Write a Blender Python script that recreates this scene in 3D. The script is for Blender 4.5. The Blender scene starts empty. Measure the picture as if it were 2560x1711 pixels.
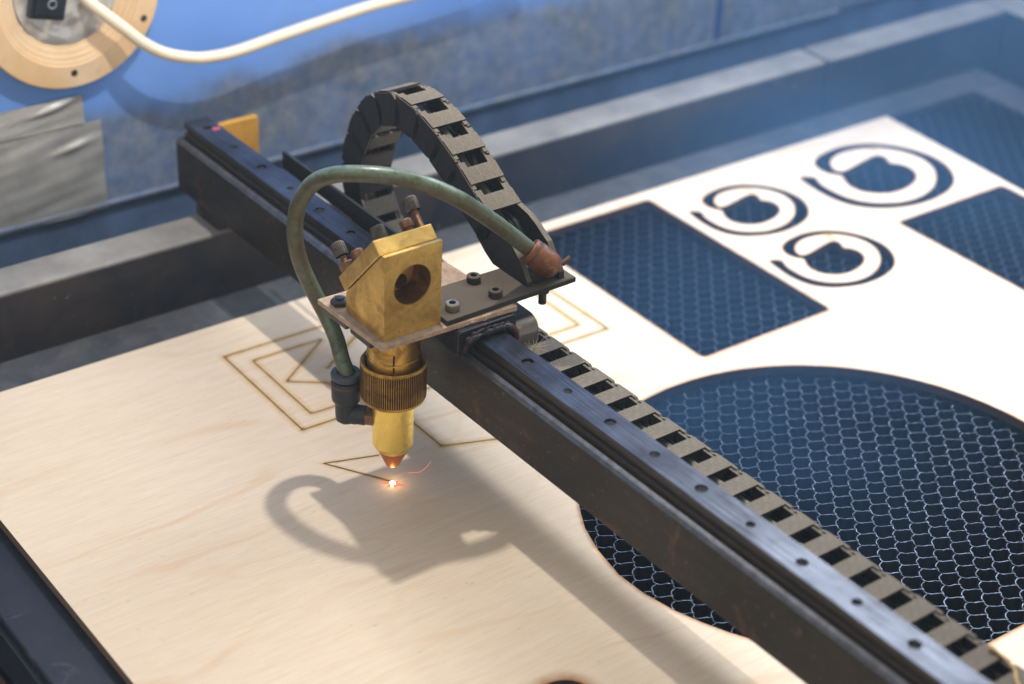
import bpy, bmesh, math, random
from mathutils import Vector, Matrix
random.seed(7)
S = 0.001                     # everything below is written in millimetres, built in metres
scene = bpy.context.scene
C = scene.collection

# ------------------------------------------------------------------ camera
cam_d = bpy.data.cameras.new('camera')
cam = bpy.data.objects.new('camera', cam_d); C.objects.link(cam); scene.camera = cam
R = ((0.63479, 0.77264, -0.00727), (0.46956, -0.37812, 0.79782) , (0, 0, 0))
fpx = 4704.518
Xd = Vector((4130.0, 3055.5, -fpx)).normalized()
Yd = Vector((7220.0, -2515.5, fpx)); Yd = (Yd - Yd.dot(Xd) * Xd).normalized()
Zd = Xd.cross(Yd)
right = Vector((Xd.x, Yd.x, Zd.x)); down = Vector((Xd.y, Yd.y, Zd.y)); fwd = Vector((Xd.z, Yd.z, Zd.z))
t = Vector(((981 - 1280) / fpx * 745, (1211 - 855.5) / fpx * 745, 745))
loc = -(right * t.x + down * t.y + fwd * t.z)
M = Matrix((( right.x, -down.x, -fwd.x, loc.x * S), (right.y, -down.y, -fwd.y, loc.y * S),
            (right.z, -down.z, -fwd.z, loc.z * S), (0, 0, 0, 1)))
cam.matrix_world = M
cam_d.sensor_width = 36; cam_d.lens = fpx / 2560 * 36
cam_d.clip_start = 0.01; cam_d.clip_end = 50
cam_d.dof.use_dof = True
cam_d.dof.focus_distance = 0.722
cam_d.dof.aperture_fstop = 7.6
cam_d.dof.aperture_blades = 0

# ------------------------------------------------------------------ light
w = bpy.data.worlds.new('World'); scene.world = w; w.use_nodes = True
bg = w.node_tree.nodes['Background']
wn = w.node_tree.nodes; wl_ = w.node_tree.links
wtc = wn.new('ShaderNodeTexCoord'); wno = wn.new('ShaderNodeTexNoise'); wno.inputs['Scale'].default_value = 2.1; wno.inputs['Detail'].default_value = 2
wl_.new(wtc.outputs['Generated'], wno.inputs['Vector'])
wr_ = wn.new('ShaderNodeValToRGB'); wl_.new(wno.outputs['Fac'], wr_.inputs[0])
for e_, (p_, c_) in zip(wr_.color_ramp.elements, ((0.38, (0.30, 0.285, 0.27, 1)), (0.66, (1.9, 1.78, 1.58, 1)))): e_.position = p_; e_.color = c_
wl_.new(wr_.outputs[0], bg.inputs[0]); bg.inputs[1].default_value = 0.67

def lamp(name, kind, loc, power, color, size=None, target=None, size_y=None):
    d = bpy.data.lights.new(name, kind); d.energy = power; d.color = color
    o = bpy.data.objects.new(name, d); C.objects.link(o); o.location = Vector(loc) * S
    if kind == 'AREA':
        d.size = size * S
        if size_y: d.shape = 'RECTANGLE'; d.size_y = size_y * S
        o.rotation_euler = (Vector(target) - Vector(loc)).to_track_quat('-Z', 'Y').to_euler()
    elif size: d.shadow_soft_size = size * S
    return o
lamp('work_lamp', 'POINT', (-90, 42, 400), 3.5, (1.0, 0.96, 0.90), 5)
lamp('rail_highlight_fill', 'AREA', (-70, 470, 480), 2.4, (0.84, 0.92, 1.0), 300, (0, 230, 0), 260)  # unseen area lamp added to give the near rail a bluish highlight
sp_ = lamp('bed_lamp', 'SPOT', (-40, 480, 430), 11.5, (0.92, 0.96, 1.0), 45)
sp_.rotation_euler = (Vector((60, 306, 0)) - Vector((-40, 480, 430))).to_track_quat('-Z', 'Y').to_euler()
sp_.data.spot_size = math.radians(57); sp_.data.spot_blend = 0.22

scene.view_settings.view_transform = 'Standard'
scene.view_settings.look = 'None'
scene.view_settings.exposure = 0.15
scene.view_settings.gamma = 1.0
scene.cycles.use_denoising = True
scene.cycles.max_bounces = 8
scene.cycles.transparent_max_bounces = 12
scene.cycles.caustics_reflective = False

# thin smoke in the air of the cabinet, lit by the lamps
def haze_box(density):
    me = bpy.data.meshes.new('haze')
    x0, x1, y0, y1, z0, z1 = -0.9, 1.2, -1.0, 1.3, -1.06, 1.0
    me.from_pydata([(x0,y0,z0),(x1,y0,z0),(x1,y1,z0),(x0,y1,z0),(x0,y0,z1),(x1,y0,z1),(x1,y1,z1),(x0,y1,z1)], [],
                   [(0,3,2,1),(4,5,6,7),(0,1,5,4),(1,2,6,5),(2,3,7,6),(3,0,4,7)])
    o = bpy.data.objects.new('haze', me); C.objects.link(o); o['kind'] = 'stuff'
    m = bpy.data.materials.new('thin_blue_smoke'); m.use_nodes = True; nt = m.node_tree
    nt.nodes.remove(nt.nodes['Principled BSDF'])
    v = nt.nodes.new('ShaderNodeVolumePrincipled'); v.inputs['Color'].default_value = (0.62, 0.80, 1.0, 1)
    v.inputs['Density'].default_value = density; v.inputs['Anisotropy'].default_value = 0.1
    nt.links.new(v.outputs[0], nt.nodes['Material Output'].inputs['Volume']); me.materials.append(m)
haze_box(0.04)
def smoke(name, x, y, z, density, label, scale, col=(0.16, 0.46, 1.0, 1)):
    # drifting smoke: a soft-edged body of its own, densest in the middle
    bm = bmesh.new(); bmesh.ops.create_icosphere(bm, subdivisions=3, radius=1.0)
    me = bpy.data.meshes.new(name); bm.to_mesh(me); bm.free()
    o = bpy.data.objects.new(name, me); C.objects.link(o); o['kind'] = 'stuff'; o['label'] = label
    o.location = (x[0]*S, y[0]*S, z[0]*S); o.scale = (x[1]*S, y[1]*S, z[1]*S)
    m = bpy.data.materials.new('drifting_blue_smoke'); m.use_nodes = True; nt = m.node_tree
    nt.nodes.remove(nt.nodes['Principled BSDF']); N = nt.nodes.new; L = nt.links.new
    tc = N('ShaderNodeTexCoord'); ln = N('ShaderNodeVectorMath'); ln.operation = 'LENGTH'; L(tc.outputs['Object'], ln.inputs[0])
    fall = N('ShaderNodeMapRange'); fall.interpolation_type = 'SMOOTHSTEP'
    fall.inputs['From Min'].default_value = 1.0; fall.inputs['From Max'].default_value = 0.15; L(ln.outputs['Value'], fall.inputs['Value'])
    no = N('ShaderNodeTexNoise'); no.inputs['Scale'].default_value = scale; no.inputs['Detail'].default_value = 3; L(tc.outputs['Object'], no.inputs['Vector'])
    rg = N('ShaderNodeMapRange'); rg.inputs['From Min'].default_value = 0.35; rg.inputs['From Max'].default_value = 0.7
    rg.inputs['To Min'].default_value = 0.25; rg.inputs['To Max'].default_value = 1.3; L(no.outputs['Fac'], rg.inputs['Value'])
    m1 = N('ShaderNodeMath'); m1.operation = 'MULTIPLY'; L(fall.outputs[0], m1.inputs[0]); L(rg.outputs[0], m1.inputs[1])
    m2 = N('ShaderNodeMath'); m2.operation = 'MULTIPLY'; L(m1.outputs[0], m2.inputs[0]); m2.inputs[1].default_value = density
    v = N('ShaderNodeVolumePrincipled'); v.inputs['Color'].default_value = col; L(m2.outputs[0], v.inputs['Density'])
    L(v.outputs[0], nt.nodes['Material Output'].inputs['Volume']); me.materials.append(m)
smoke('smoke', (10, 170), (170, 150), (-2, 34), 6.0, 'low blue smoke lying in the openings of the plywood', 1.6)
smoke('smoke', (-60, 270), (330, 330), (60, 150), 1.1, 'thin blue smoke drifting over the far right of the bed', 2.2)

# ------------------------------------------------------------------ materials
def lin(r, g, b):
    f = lambda v: (v / 255 / 12.92) if v / 255 <= 0.04045 else ((v / 255 + 0.055) / 1.055) ** 2.4
    return (f(r), f(g), f(b), 1)

class NT:
    def __init__(s, name):
        s.m = bpy.data.materials.new(name); s.m.use_nodes = True
        s.n = s.m.node_tree.nodes; s.l = s.m.node_tree.links
        s.b = s.n['Principled BSDF']; s.out = s.n['Material Output']
        s.tc = None
    def co(s):
        if not s.tc: s.tc = s.n.new('ShaderNodeTexCoord')
        return s.tc.outputs['Object']
    def set(s, sock, v):
        if isinstance(v, bpy.types.NodeSocket): s.l.new(v, sock)
        elif v is not None: sock.default_value = v
        return s
    def inp(s, k, v): s.set(s.b.inputs[k], v); return s
    def map(s, scale, rot=(0, 0, 0), loc=(0, 0, 0)):
        m = s.n.new('ShaderNodeMapping'); s.l.new(s.co(), m.inputs[0])
        m.inputs['Scale'].default_value = scale; m.inputs['Rotation'].default_value = rot; m.inputs['Location'].default_value = loc
        return m.outputs[0]
    def noise(s, scale, detail=4, rough=0.6, vec=None, dist=0.0):
        n = s.n.new('ShaderNodeTexNoise'); s.l.new(vec or s.co(), n.inputs['Vector'])
        n.inputs['Scale'].default_value = scale; n.inputs['Detail'].default_value = detail
        n.inputs['Roughness'].default_value = rough; n.inputs['Distortion'].default_value = dist
        return n.outputs['Fac']
    def ramp(s, fac, stops, interp='LINEAR'):
        r = s.n.new('ShaderNodeValToRGB'); s.l.new(fac, r.inputs[0]); e = r.color_ramp.elements; r.color_ramp.interpolation = interp
        while len(e) < len(stops): e.new(0.5)
        for i, (p, c) in enumerate(stops):
            e[i].position = p; e[i].color = c if isinstance(c, tuple) else (c, c, c, 1)
        return r.outputs[0]
    def math(s, op, a, b=None, c=None, clamp=False):
        m = s.n.new('ShaderNodeMath'); m.operation = op; m.use_clamp = clamp
        for i, v in enumerate((a, b, c)):
            if v is not None: s.set(m.inputs[i], v)
        return m.outputs[0]
    def mix(s, fac, a, b, blend='MIX'):
        m = s.n.new('ShaderNodeMix'); m.data_type = 'RGBA'; m.blend_type = blend
        s.set(m.inputs['Factor'], fac); s.set(m.inputs[6], a); s.set(m.inputs[7], b)
        return m.outputs[2]
    def sep(s, vec):
        x = s.n.new('ShaderNodeSeparateXYZ'); s.l.new(vec, x.inputs[0]); return x.outputs
    def normal(s): return s.n.new('ShaderNodeNewGeometry').outputs['True Normal']
    def bump(s, h, strength=0.3, dist=0.2):
        b = s.n.new('ShaderNodeBump'); s.l.new(h, b.inputs['Height'])
        b.inputs['Strength'].default_value = strength; b.inputs['Distance'].default_value = dist * S
        s.l.new(b.outputs[0], s.b.inputs['Normal']); return s

def simple(name, col, rough=0.5, metal=0.0, var=0.25, nscale=150, bump=0.0, bscale=900, spec=None):
    k = NT(name)
    n = k.noise(nscale, 5, 0.65)
    dark = tuple(c * (1 - var) for c in col[:3]) + (1,); lite = tuple(min(1, c * (1 + var)) for c in col[:3]) + (1,)
    k.inp('Base Color', k.ramp(n, [(0.3, dark), (0.7, lite)]))
    k.inp('Metallic', metal)
    k.inp('Roughness', k.ramp(k.noise(nscale * 2.3, 4), [(0.3, max(0, rough - 0.1)), (0.7, min(1, rough + 0.1))]))
    if spec is not None: k.inp('Specular IOR Level', spec)
    if bump: k.bump(k.noise(bscale, 3), bump, 0.15)
    return k.m

def dusty(name, col, dust, rough=0.55, amount=0.85, metal=0.0, spec=0.4, side=0.35):
    """dark plastic or steel with dust settled on what faces up"""
    k = NT(name)
    nz = k.sep(k.normal())[2]
    fine = k.noise(2200, 3, 0.7); big = k.noise(90, 4, 0.6)
    up = k.math('MULTIPLY', k.ramp(nz, [(0.25, 0.0), (0.75, 1.0)]), k.ramp(big, [(0.25, 0.72), (0.6, 1.0)]))
    up = k.math('MULTIPLY', up, k.ramp(fine, [(0.25, 0.55), (0.62, 1.0)]))
    up = k.math('MULTIPLY', up, amount)
    base = k.mix(k.ramp(k.noise(400, 4), [(0.35, 0.0), (0.75, side)]), col, tuple(c * 0.35 for c in dust[:3]) + (1,))
    d2 = k.mix(k.ramp(fine, [(0.35, 0.0), (0.7, 1.0)]), tuple(c * 0.66 for c in dust[:3]) + (1,), tuple(min(1, c * 1.2) for c in dust[:3]) + (1,))
    k.inp('Base Color', k.mix(up, base, d2)); k.inp('Metallic', metal)
    k.inp('Roughness', k.math('ADD', rough, k.math('MULTIPLY', up, 0.4), clamp=True)); k.inp('Specular IOR Level', spec)
    k.bump(fine, 0.35, 0.25)
    return k.m

def brass_mat(name, col, dark, soot=0.45, rough=0.34, nscale=70):
    k = NT(name)
    n1 = k.noise(nscale, 6, 0.7, dist=0.6); n2 = k.noise(nscale * 7, 4, 0.7); n3 = k.noise(nscale * 22, 2, 0.6)
    a = k.ramp(n1, [(0.42, 0.0), (0.68, 1.0)])
    base = k.mix(k.math('MULTIPLY', a, soot), col, dark)
    spots = k.ramp(n2, [(0.62, 0.0), (0.74, 1.0)])
    base = k.mix(k.math('MULTIPLY', spots, soot * 0.9), base, tuple(c * 0.45 for c in dark[:3]) + (1,))
    k.inp('Base Color', base); k.inp('Metallic', 0.92)
    k.inp('Roughness', k.math('ADD', k.ramp(n2, [(0.3, rough - 0.06), (0.7, rough + 0.14)]), k.math('MULTIPLY', a, 0.12)))
    k.bump(k.math('ADD', n3, n2), 0.12, 0.12)
    return k.m

WOODC = lin(232, 214, 190)
def wood_mat():
    k = NT('birch_plywood_face')
    x, y, z = k.sep(k.co())
    fib = k.noise(1.0, 5, 0.65, k.map((1400, 90, 900)))
    fib2 = k.noise(1.0, 4, 0.6, k.map((420, 22, 300)))
    wv = k.n.new('ShaderNodeTexWave'); k.l.new(k.map((1, 0.42, 1), rot=(0, 0, 0.12)), wv.inputs['Vector'])
    wv.wave_type = 'BANDS'; wv.bands_direction = 'X'
    for nm_, v_ in (('Scale', 7.5), ('Distortion', 11.0), ('Detail', 3.0), ('Detail Scale', 1.3), ('Detail Roughness', 0.5)): wv.inputs[nm_].default_value = v_
    line = k.ramp(wv.outputs['Fac'], [(0.955, 0.0), (1.0, 1.0)])
    fig = k.noise(1.0, 2, 0.5, k.map((13, 5.0, 20), loc=(1.3, 0.7, 0)), dist=0.6)
    arc = k.ramp(k.math('ABSOLUTE', k.math('SUBTRACT', k.math('FRACT', k.math('MULTIPLY', fig, 6.0)), 0.5)), [(0.0, 0.5), (0.07, 0.0)])
    line = k.math('ADD', line, arc, clamp=True)
    patch = k.ramp(k.noise(1.0, 3, 0.5, k.map((26, 14, 20), loc=(2, 0, 0))), [(0.42, 0.0), (0.66, 1.0)])
    line = k.math('MULTIPLY', line, patch)
    wide = k.ramp(k.noise(1.0, 2, 0.5, k.map((9, 6, 9), loc=(5, 2, 0))), [(0.35, 0.0), (0.7, 1.0)])
    c = k.mix(k.math('MULTIPLY', wide, 0.4), lin(228, 210, 187), lin(221, 198, 167))
    c = k.mix(k.math('MULTIPLY', line, 0.4), c, lin(208, 162, 112))
    c = k.mix(k.ramp(fib, [(0.3, 0.30), (0.6, 0.0)]), c, lin(196, 166, 136))
    c = k.mix(k.ramp(fib2, [(0.34, 0.24), (0.56, 0.0)]), c, lin(206, 178, 148))
    pores = k.ramp(k.noise(1.0, 2, 0.5, k.map((1500, 240, 900), loc=(1, 1, 1))), [(0.235, 0.7), (0.27, 0.0)])
    c = k.mix(pores, c, lin(130, 100, 75))
    k.inp('Base Color', c); k.inp('Roughness', 0.62); k.inp('Specular IOR Level', 0.25)
    k.bump(fib, 0.12, 0.12)
    return k.m
def ply_edge_mat():
    k = NT('charred_plywood_edge')
    zz = k.sep(k.co())[2]
    ply = k.math('FRACT', k.math('MULTIPLY', zz, 1 / 0.00135))
    st = k.ramp(ply, [(0.25, lin(60, 38, 26)), (0.5, lin(104, 72, 52)), (0.8, lin(52, 34, 26))])
    c = k.mix(k.ramp(k.noise(120, 4), [(0.3, 0.0), (0.7, 1.0)]), st, lin(48, 32, 26))
    k.inp('Base Color', c); k.inp('Roughness', 0.85)
    return k.m
def raw_edge_mat():
    k = NT('sawn_plywood_edge')
    zz = k.sep(k.co())[2]
    ply = k.math('FRACT', k.math('MULTIPLY', zz, 1 / 0.00135))
    k.inp('Base Color', k.ramp(ply, [(0.3, lin(120, 92, 74)), (0.5, lin(140, 110, 90)), (0.75, lin(98, 74, 60))])); k.inp('Roughness', 0.8)
    return k.m
def scorch_mat(name, col, strength, power, two_sided=True):
    """stain burnt into the veneer: alpha falls away across the strip (v)"""
    k = NT(name)
    uv = k.n.new('ShaderNodeUVMap'); v = k.sep(uv.outputs[0])[1]
    d = k.math('SUBTRACT', 1.0, k.math('ABSOLUTE', k.math('MULTIPLY_ADD', v, 2.0, -1.0))) if two_sided else k.math('SUBTRACT', 1.0, v)
    a = k.math('POWER', d, power)
    n = k.ramp(k.noise(140, 4, 0.6), [(0.3, 0.45), (0.68, 1.0)])
    a = k.math('MULTIPLY', k.math('MULTIPLY', a, n), strength, clamp=True)
    k.inp('Base Color', col); k.inp('Roughness', 0.8); k.inp('Alpha', a); k.inp('Specular IOR Level', 0.1)
    return k.m

MT = {}
MT['wood'] = wood_mat(); MT['char_edge'] = ply_edge_mat(); MT['raw_edge'] = raw_edge_mat()
MT['halo'] = scorch_mat('yellow_scorch_halo', lin(232, 190, 104), 0.62, 1.3)
MT['edge_halo'] = scorch_mat('tan_scorch_fringe', lin(176, 116, 62), 0.75, 1.7, False)
MT['burn'] = simple('burnt_line', lin(74, 58, 46), 0.9, 0, 0.45, 300)
MT['burn_dark'] = simple('fresh_burnt_line', lin(44, 36, 34), 0.9, 0, 0.3, 300)
MT['brass'] = brass_mat('tarnished_brass', lin(244, 204, 116), lin(128, 84, 36), 0.7, 0.36)
MT['brass_plate'] = brass_mat('mirror_plate_brass', lin(236, 200, 120), lin(134, 92, 46), 0.6, 0.36)
MT['brass_dirty'] = brass_mat('sooty_brass', lin(210, 168, 84), lin(70, 48, 30), 0.8, 0.32, 130)
MT['brass_bright'] = brass_mat('polished_brass', lin(250, 220, 120), lin(204, 156, 70), 0.2, 0.27, 60)
MT['copper'] = brass_mat('hot_copper', lin(222, 140, 80), lin(150, 82, 44), 0.35, 0.26, 90)
MT['groove'] = brass_mat('dark_groove', lin(92, 62, 32), lin(24, 18, 14), 0.9, 0.5, 90)  # darker brass for the groove faces of the knurled ring
MT['bore'] = brass_mat('bore_brass', lin(150, 108, 52), lin(60, 36, 20), 0.8, 0.5, 90)
MT['steel_dark'] = simple('dirty_screw_steel', lin(92, 84, 78), 0.42, 0.9, 0.4, 500, 0.2)
MT['steel_brown'] = simple('rusty_screw_steel', lin(128, 96, 74), 0.45, 0.85, 0.35, 500, 0.2)
MT['steel_light'] = simple('worn_zinc_steel', lin(136, 130, 122), 0.42, 0.85, 0.35, 400)
MT['black_hole'] = simple('dark_void', (0.006, 0.006, 0.008, 1), 0.9, 0, 0.2)
MT['fitting'] = dusty('blue_black_fitting', lin(30, 35, 44), lin(92, 92, 94), 0.45, 0.4)
MT['fitting_collar'] = dusty('slate_collar', lin(56, 66, 78), lin(104, 110, 114), 0.5, 0.4)
MT['chain'] = dusty('dusty_chain_plastic', lin(19, 19, 23), lin(124, 113, 98), 0.5, 0.95, 0, 0.35, 0.2)
MT['plate_dust'] = dusty('dusty_black_plate', lin(30, 29, 30), lin(104, 90, 74), 0.6, 0.8)
MT['carriage'] = simple('greasy_carriage_steel', lin(36, 36, 44), 0.42, 0.3, 0.55, 420, 0.5, 700)
MT['grease'] = simple('dried_dark_grease', lin(30, 22, 27), 0.5, 0, 0.6, 350, 0.8, 500, 0.3)
MT['copper_edge'] = simple('frayed_tan_plate', lin(172, 146, 122), 0.7, 0, 0.3, 260, 0.5, 900)

def beam_mat():
    k = NT('bronzed_black_beam')
    st = k.noise(1.0, 4, 0.6, k.map((60, 300, 300))); b = k.noise(28, 5, 0.65)
    c = k.mix(k.ramp(b, [(0.35, 0.0), (0.68, 1.0)]), lin(20, 17, 16), lin(40, 31, 24))
    specks = k.ramp(k.noise(420, 2, 0.6), [(0.64, 0.0), (0.72, 1.0)])
    c = k.mix(k.math('MULTIPLY', specks, 0.5), c, lin(126, 118, 110))
    c = k.mix(k.ramp(k.noise(60, 5, 0.7, dist=1.0), [(0.58, 0.0), (0.74, 0.6)]), c, lin(120, 80, 54))
    k.inp('Base Color', c); k.inp('Metallic', 0.15); k.inp('Roughness', k.ramp(st, [(0.3, 0.42), (0.7, 0.58)])); k.inp('Specular IOR Level', 0.45)
    k.bump(k.noise(700, 3), 0.1, 0.1)
    return k.m
MT['beam'] = beam_mat()
def rail_mat():
    k = NT('worn_rail_steel')
    st = k.noise(1.0, 5, 0.7, k.map((35, 2600, 2600))); b = k.noise(45, 4, 0.6)
    scr = k.ramp(k.math('ADD', k.math('MULTIPLY', st, 0.65), k.math('MULTIPLY', b, 0.35)), [(0.40, 0.0), (0.60, 1.0)])
    c = k.mix(scr, lin(22, 22, 27), lin(90, 93, 104))
    k.inp('Base Color', c); k.inp('Metallic', 0.8); k.inp('Roughness', k.ramp(st, [(0.3, 0.42), (0.7, 0.26)]))
    k.bump(st, 0.15, 0.1)
    return k.m
MT['rail'] = rail_mat()
MT['rail_side'] = simple('oily_rail_side', lin(40, 32, 27), 0.4, 0.3, 0.4, 200)
MT['worn_edge'] = simple('worn_bare_edge', lin(78, 80, 88), 0.4, 0.5, 0.5, 260)

def frame_mat():
    k = NT('dusty_painted_bar')
    nz = k.sep(k.normal())[2]
    up = k.math('MULTIPLY', k.ramp(nz, [(0.3, 0.0), (0.85, 1.0)]), k.ramp(k.noise(38, 5, 0.65), [(0.3, 0.55), (0.65, 1.0)]))
    side = k.mix(k.ramp(k.noise(30, 5, 0.7, dist=0.8), [(0.38, 0.0), (0.66, 1.0)]), lin(22, 27, 42), lin(54, 46, 46))
    c = k.mix(up, side, lin(150, 145, 138))
    specks = k.ramp(k.noise(300, 2, 0.5), [(0.73, 0.0), (0.78, 1.0)])
    c = k.mix(k.math('MULTIPLY', specks, 0.5), c, lin(180, 160, 140))
    k.inp('Base Color', c); k.inp('Roughness', k.math('MULTIPLY_ADD', up, 0.25, 0.45)); k.inp('Specular IOR Level', 0.4)
    return k.m
MT['frame'] = frame_mat()
def flange_mat(name, c1, c2, dust):
    k = NT(name)
    c = k.mix(k.ramp(k.noise(45, 5, 0.7, dist=1.2), [(0.35, 0.0), (0.7, 1.0)]), c1, c2)
    sm = k.ramp(k.noise(85, 6, 0.75, dist=1.5), [(0.56, 0.0), (0.75, 0.6)])
    c = k.mix(sm, c, dust)
    specks = k.ramp(k.noise(650, 2, 0.5), [(0.72, 0.0), (0.77, 0.8)])
    c = k.mix(specks, c, dust)
    k.inp('Base Color', c); k.inp('Roughness', 0.5); k.inp('Specular IOR Level', 0.4)
    return k.m
MT['flange'] = flange_mat('scuffed_grey_border', lin(58, 62, 70), lin(88, 88, 92), lin(118, 116, 112))
MT['flange_dark'] = flange_mat('scuffed_navy_border', lin(14, 18, 30), lin(28, 32, 42), lin(88, 90, 98))
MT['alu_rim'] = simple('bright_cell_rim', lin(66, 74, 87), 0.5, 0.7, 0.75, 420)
MT['alu_wall'] = simple('shaded_cell_wall', lin(12, 22, 48), 0.6, 0.1, 0.5, 120)  # inner cell walls: shade and blue smoke tint put into the colour
MT['tray'] = simple('dark_blue_tray', lin(14, 26, 52), 0.6, 0, 0.4, 20)

def wall_mat():
    k = NT('smoke_stained_blue_paint')
    x, y, z = k.sep(k.co())
    wob = k.noise(9, 5, 0.6); fine = k.noise(60, 6, 0.7)
    h = k.math('ADD', z, k.math('MULTIPLY_ADD', wob, 0.05, -0.025))
    h = k.math('ADD', h, k.math('MULTIPLY_ADD', fine, 0.012, -0.006))
    low = k.ramp(k.math('MULTIPLY', h, 10.0), [(0.56, 1.0), (0.68, 0.0)])       # soot sits below about 45 mm
    soot = k.math('MULTIPLY', low, k.ramp(k.noise(26, 5, 0.65), [(0.28, 0.7), (0.6, 1.0)]))
    faint = k.math('MULTIPLY', k.ramp(k.noise(14, 4, 0.6, dist=1), [(0.5, 0.0), (0.75, 0.3)]), 1.0)
    blue = k.mix(k.ramp(k.noise(6, 2), [(0.35, 0.0), (0.65, 1.0)]), lin(104, 150, 226), lin(124, 166, 236))
    sc = k.mix(k.ramp(k.noise(110, 5, 0.7), [(0.35, 0.0), (0.7, 1.0)]), lin(92, 108, 134), lin(142, 145, 150))
    c = k.mix(faint, blue, lin(104, 128, 170)); c = k.mix(soot, c, sc)
    k.inp('Base Color', c); k.inp('Roughness', 0.42); k.inp('Specular IOR Level', 0.35)
    return k.m
MT['wall'] = wall_mat()
MT['blue_deep'] = simple('deep_blue_paint', lin(38, 78, 140), 0.5, 0, 0.25, 20)
MT['blue_dusty'] = simple('dusty_lower_blue_paint', lin(84, 106, 142), 0.6, 0, 0.4, 30)
def foil_mat():
    k = NT('crinkled_aluminium_tape')
    n = k.noise(1.0, 4, 0.6, k.map((40, 14, 70), rot=(0.3, 0, 0)), dist=1.2); n2 = k.noise(55, 4, 0.6)
    k.inp('Base Color', k.mix(k.ramp(n2, [(0.35, 0.0), (0.7, 1.0)]), lin(206, 206, 206), lin(232, 231, 228)))
    k.inp('Metallic', 0.6); k.inp('Roughness', 0.3)
    k.bump(k.math('ADD', n, k.math('MULTIPLY', n2, 0.5)), 0.12, 0.8)
    return k.m
MT['foil'] = foil_mat()
def ring_mat():
    k = NT('aged_plywood_disc')
    c = k.mix(k.ramp(k.noise(22, 4, 0.6), [(0.35, 0.0), (0.68, 1.0)]), lin(232, 208, 178), lin(218, 178, 128))
    c = k.mix(k.ramp(k.noise(70, 5, 0.7), [(0.62, 0.0), (0.78, 0.5)]), c, lin(190, 136, 84))
    k.inp('Base Color', c); k.inp('Roughness', 0.6); return k.m
MT['ring'] = ring_mat()
MT['ring_ply'] = simple('disc_ply_layers', lin(206, 176, 144), 0.7, 0, 0.2, 300)
MT['cup'] = foil_mat(); MT['cup'].name = 'dented_metal_cup'
MT['switch'] = simple('black_switch_plastic', lin(24, 34, 46), 0.35, 0, 0.2)
MT['switch_mark'] = simple('pale_switch_mark', lin(120, 130, 140), 0.5)
MT['cable'] = simple('cream_cable_sheath', lin(232, 218, 194), 0.45, 0, 0.06, 30)
def tube_mat():
    k = NT('grimy_green_hose')
    g = k.ramp(k.noise(60, 5, 0.7), [(0.35, 0.0), (0.68, 1.0)])
    c = k.mix(g, lin(104, 122, 104), lin(70, 84, 56))
    c = k.mix(k.ramp(k.noise(260, 6, 0.8, dist=0.6), [(0.48, 0.0), (0.66, 0.9)]), c, lin(40, 38, 24))
    nz = k.sep(k.normal())[2]
    c = k.mix(k.math('MULTIPLY', k.ramp(nz, [(0.2, 0.75), (0.55, 0.0)]), k.ramp(k.noise(110, 4), [(0.3, 0.4), (0.6, 1.0)])), c, lin(84, 66, 38))
    k.inp('Base Color', c); k.inp('Roughness', k.ramp(k.noise(500, 3), [(0.35, 0.28), (0.7, 0.5)])); k.inp('Specular IOR Level', 0.55)
    k.bump(k.noise(900, 3), 0.15, 0.12)
    return k.m
MT['tube'] = tube_mat()
def plug_mat():
    k = NT('rusty_orange_plug')
    c = k.mix(k.ramp(k.noise(140, 5, 0.7), [(0.35, 0.0), (0.65, 1.0)]), lin(72, 34, 10), lin(122, 66, 24))
    c = k.mix(k.ramp(k.noise(210, 5, 0.7, dist=0.8), [(0.58, 0.0), (0.74, 0.6)]), c, lin(190, 164, 144))
    k.inp('Base Color', c); k.inp('Roughness', 0.5); k.bump(k.noise(700, 4), 0.2, 0.15); return k.m
MT['plug'] = plug_mat()
MT['belt'] = simple('black_rubber_belt', lin(30, 29, 28), 0.6, 0, 0.4, 200)
MT['ochre'] = simple('ochre_painted_metal', lin(200, 146, 52), 0.5, 0, 0.22, 60)
MT['pink'] = simple('pink_marker_paint', lin(170, 74, 94), 0.5, 0, 0.1)
MT['wire_red'] = simple('dark_red_wire', lin(140, 42, 60), 0.4)
MT['wire_grey'] = simple('grey_air_line', lin(74, 70, 64), 0.5, 0, 0.4, 200)
MT['wire_black'] = simple('black_wire', lin(24, 24, 30), 0.4)
MT['fluff'] = simple('pale_fluff', lin(190, 176, 150), 0.9, 0, 0.1)
MT['chip'] = simple('wood_crumb', lin(206, 170, 122), 0.9, 0, 0.2, 600)
MT['rust'] = simple('rusty_brown_steel', lin(86, 62, 48), 0.7, 0.2, 0.5, 120)
MT['clamp'] = dusty('worn_belt_clamp', lin(128, 124, 122), lin(112, 104, 94), 0.26, 0.4, 0.85)
def emit(name, col, strength):
    k = NT(name); e = k.n.new('ShaderNodeEmission'); e.inputs[0].default_value = col; e.inputs[1].default_value = strength
    k.l.new(e.outputs[0], k.out.inputs[0]); return k.m
MT['spark_core'] = emit('white_hot_spot', (1.0, 0.82, 0.5, 1), 14)
MT['spark_streak'] = emit('red_glow_streak', (1.0, 0.28, 0.16, 1), 1.0)

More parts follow.
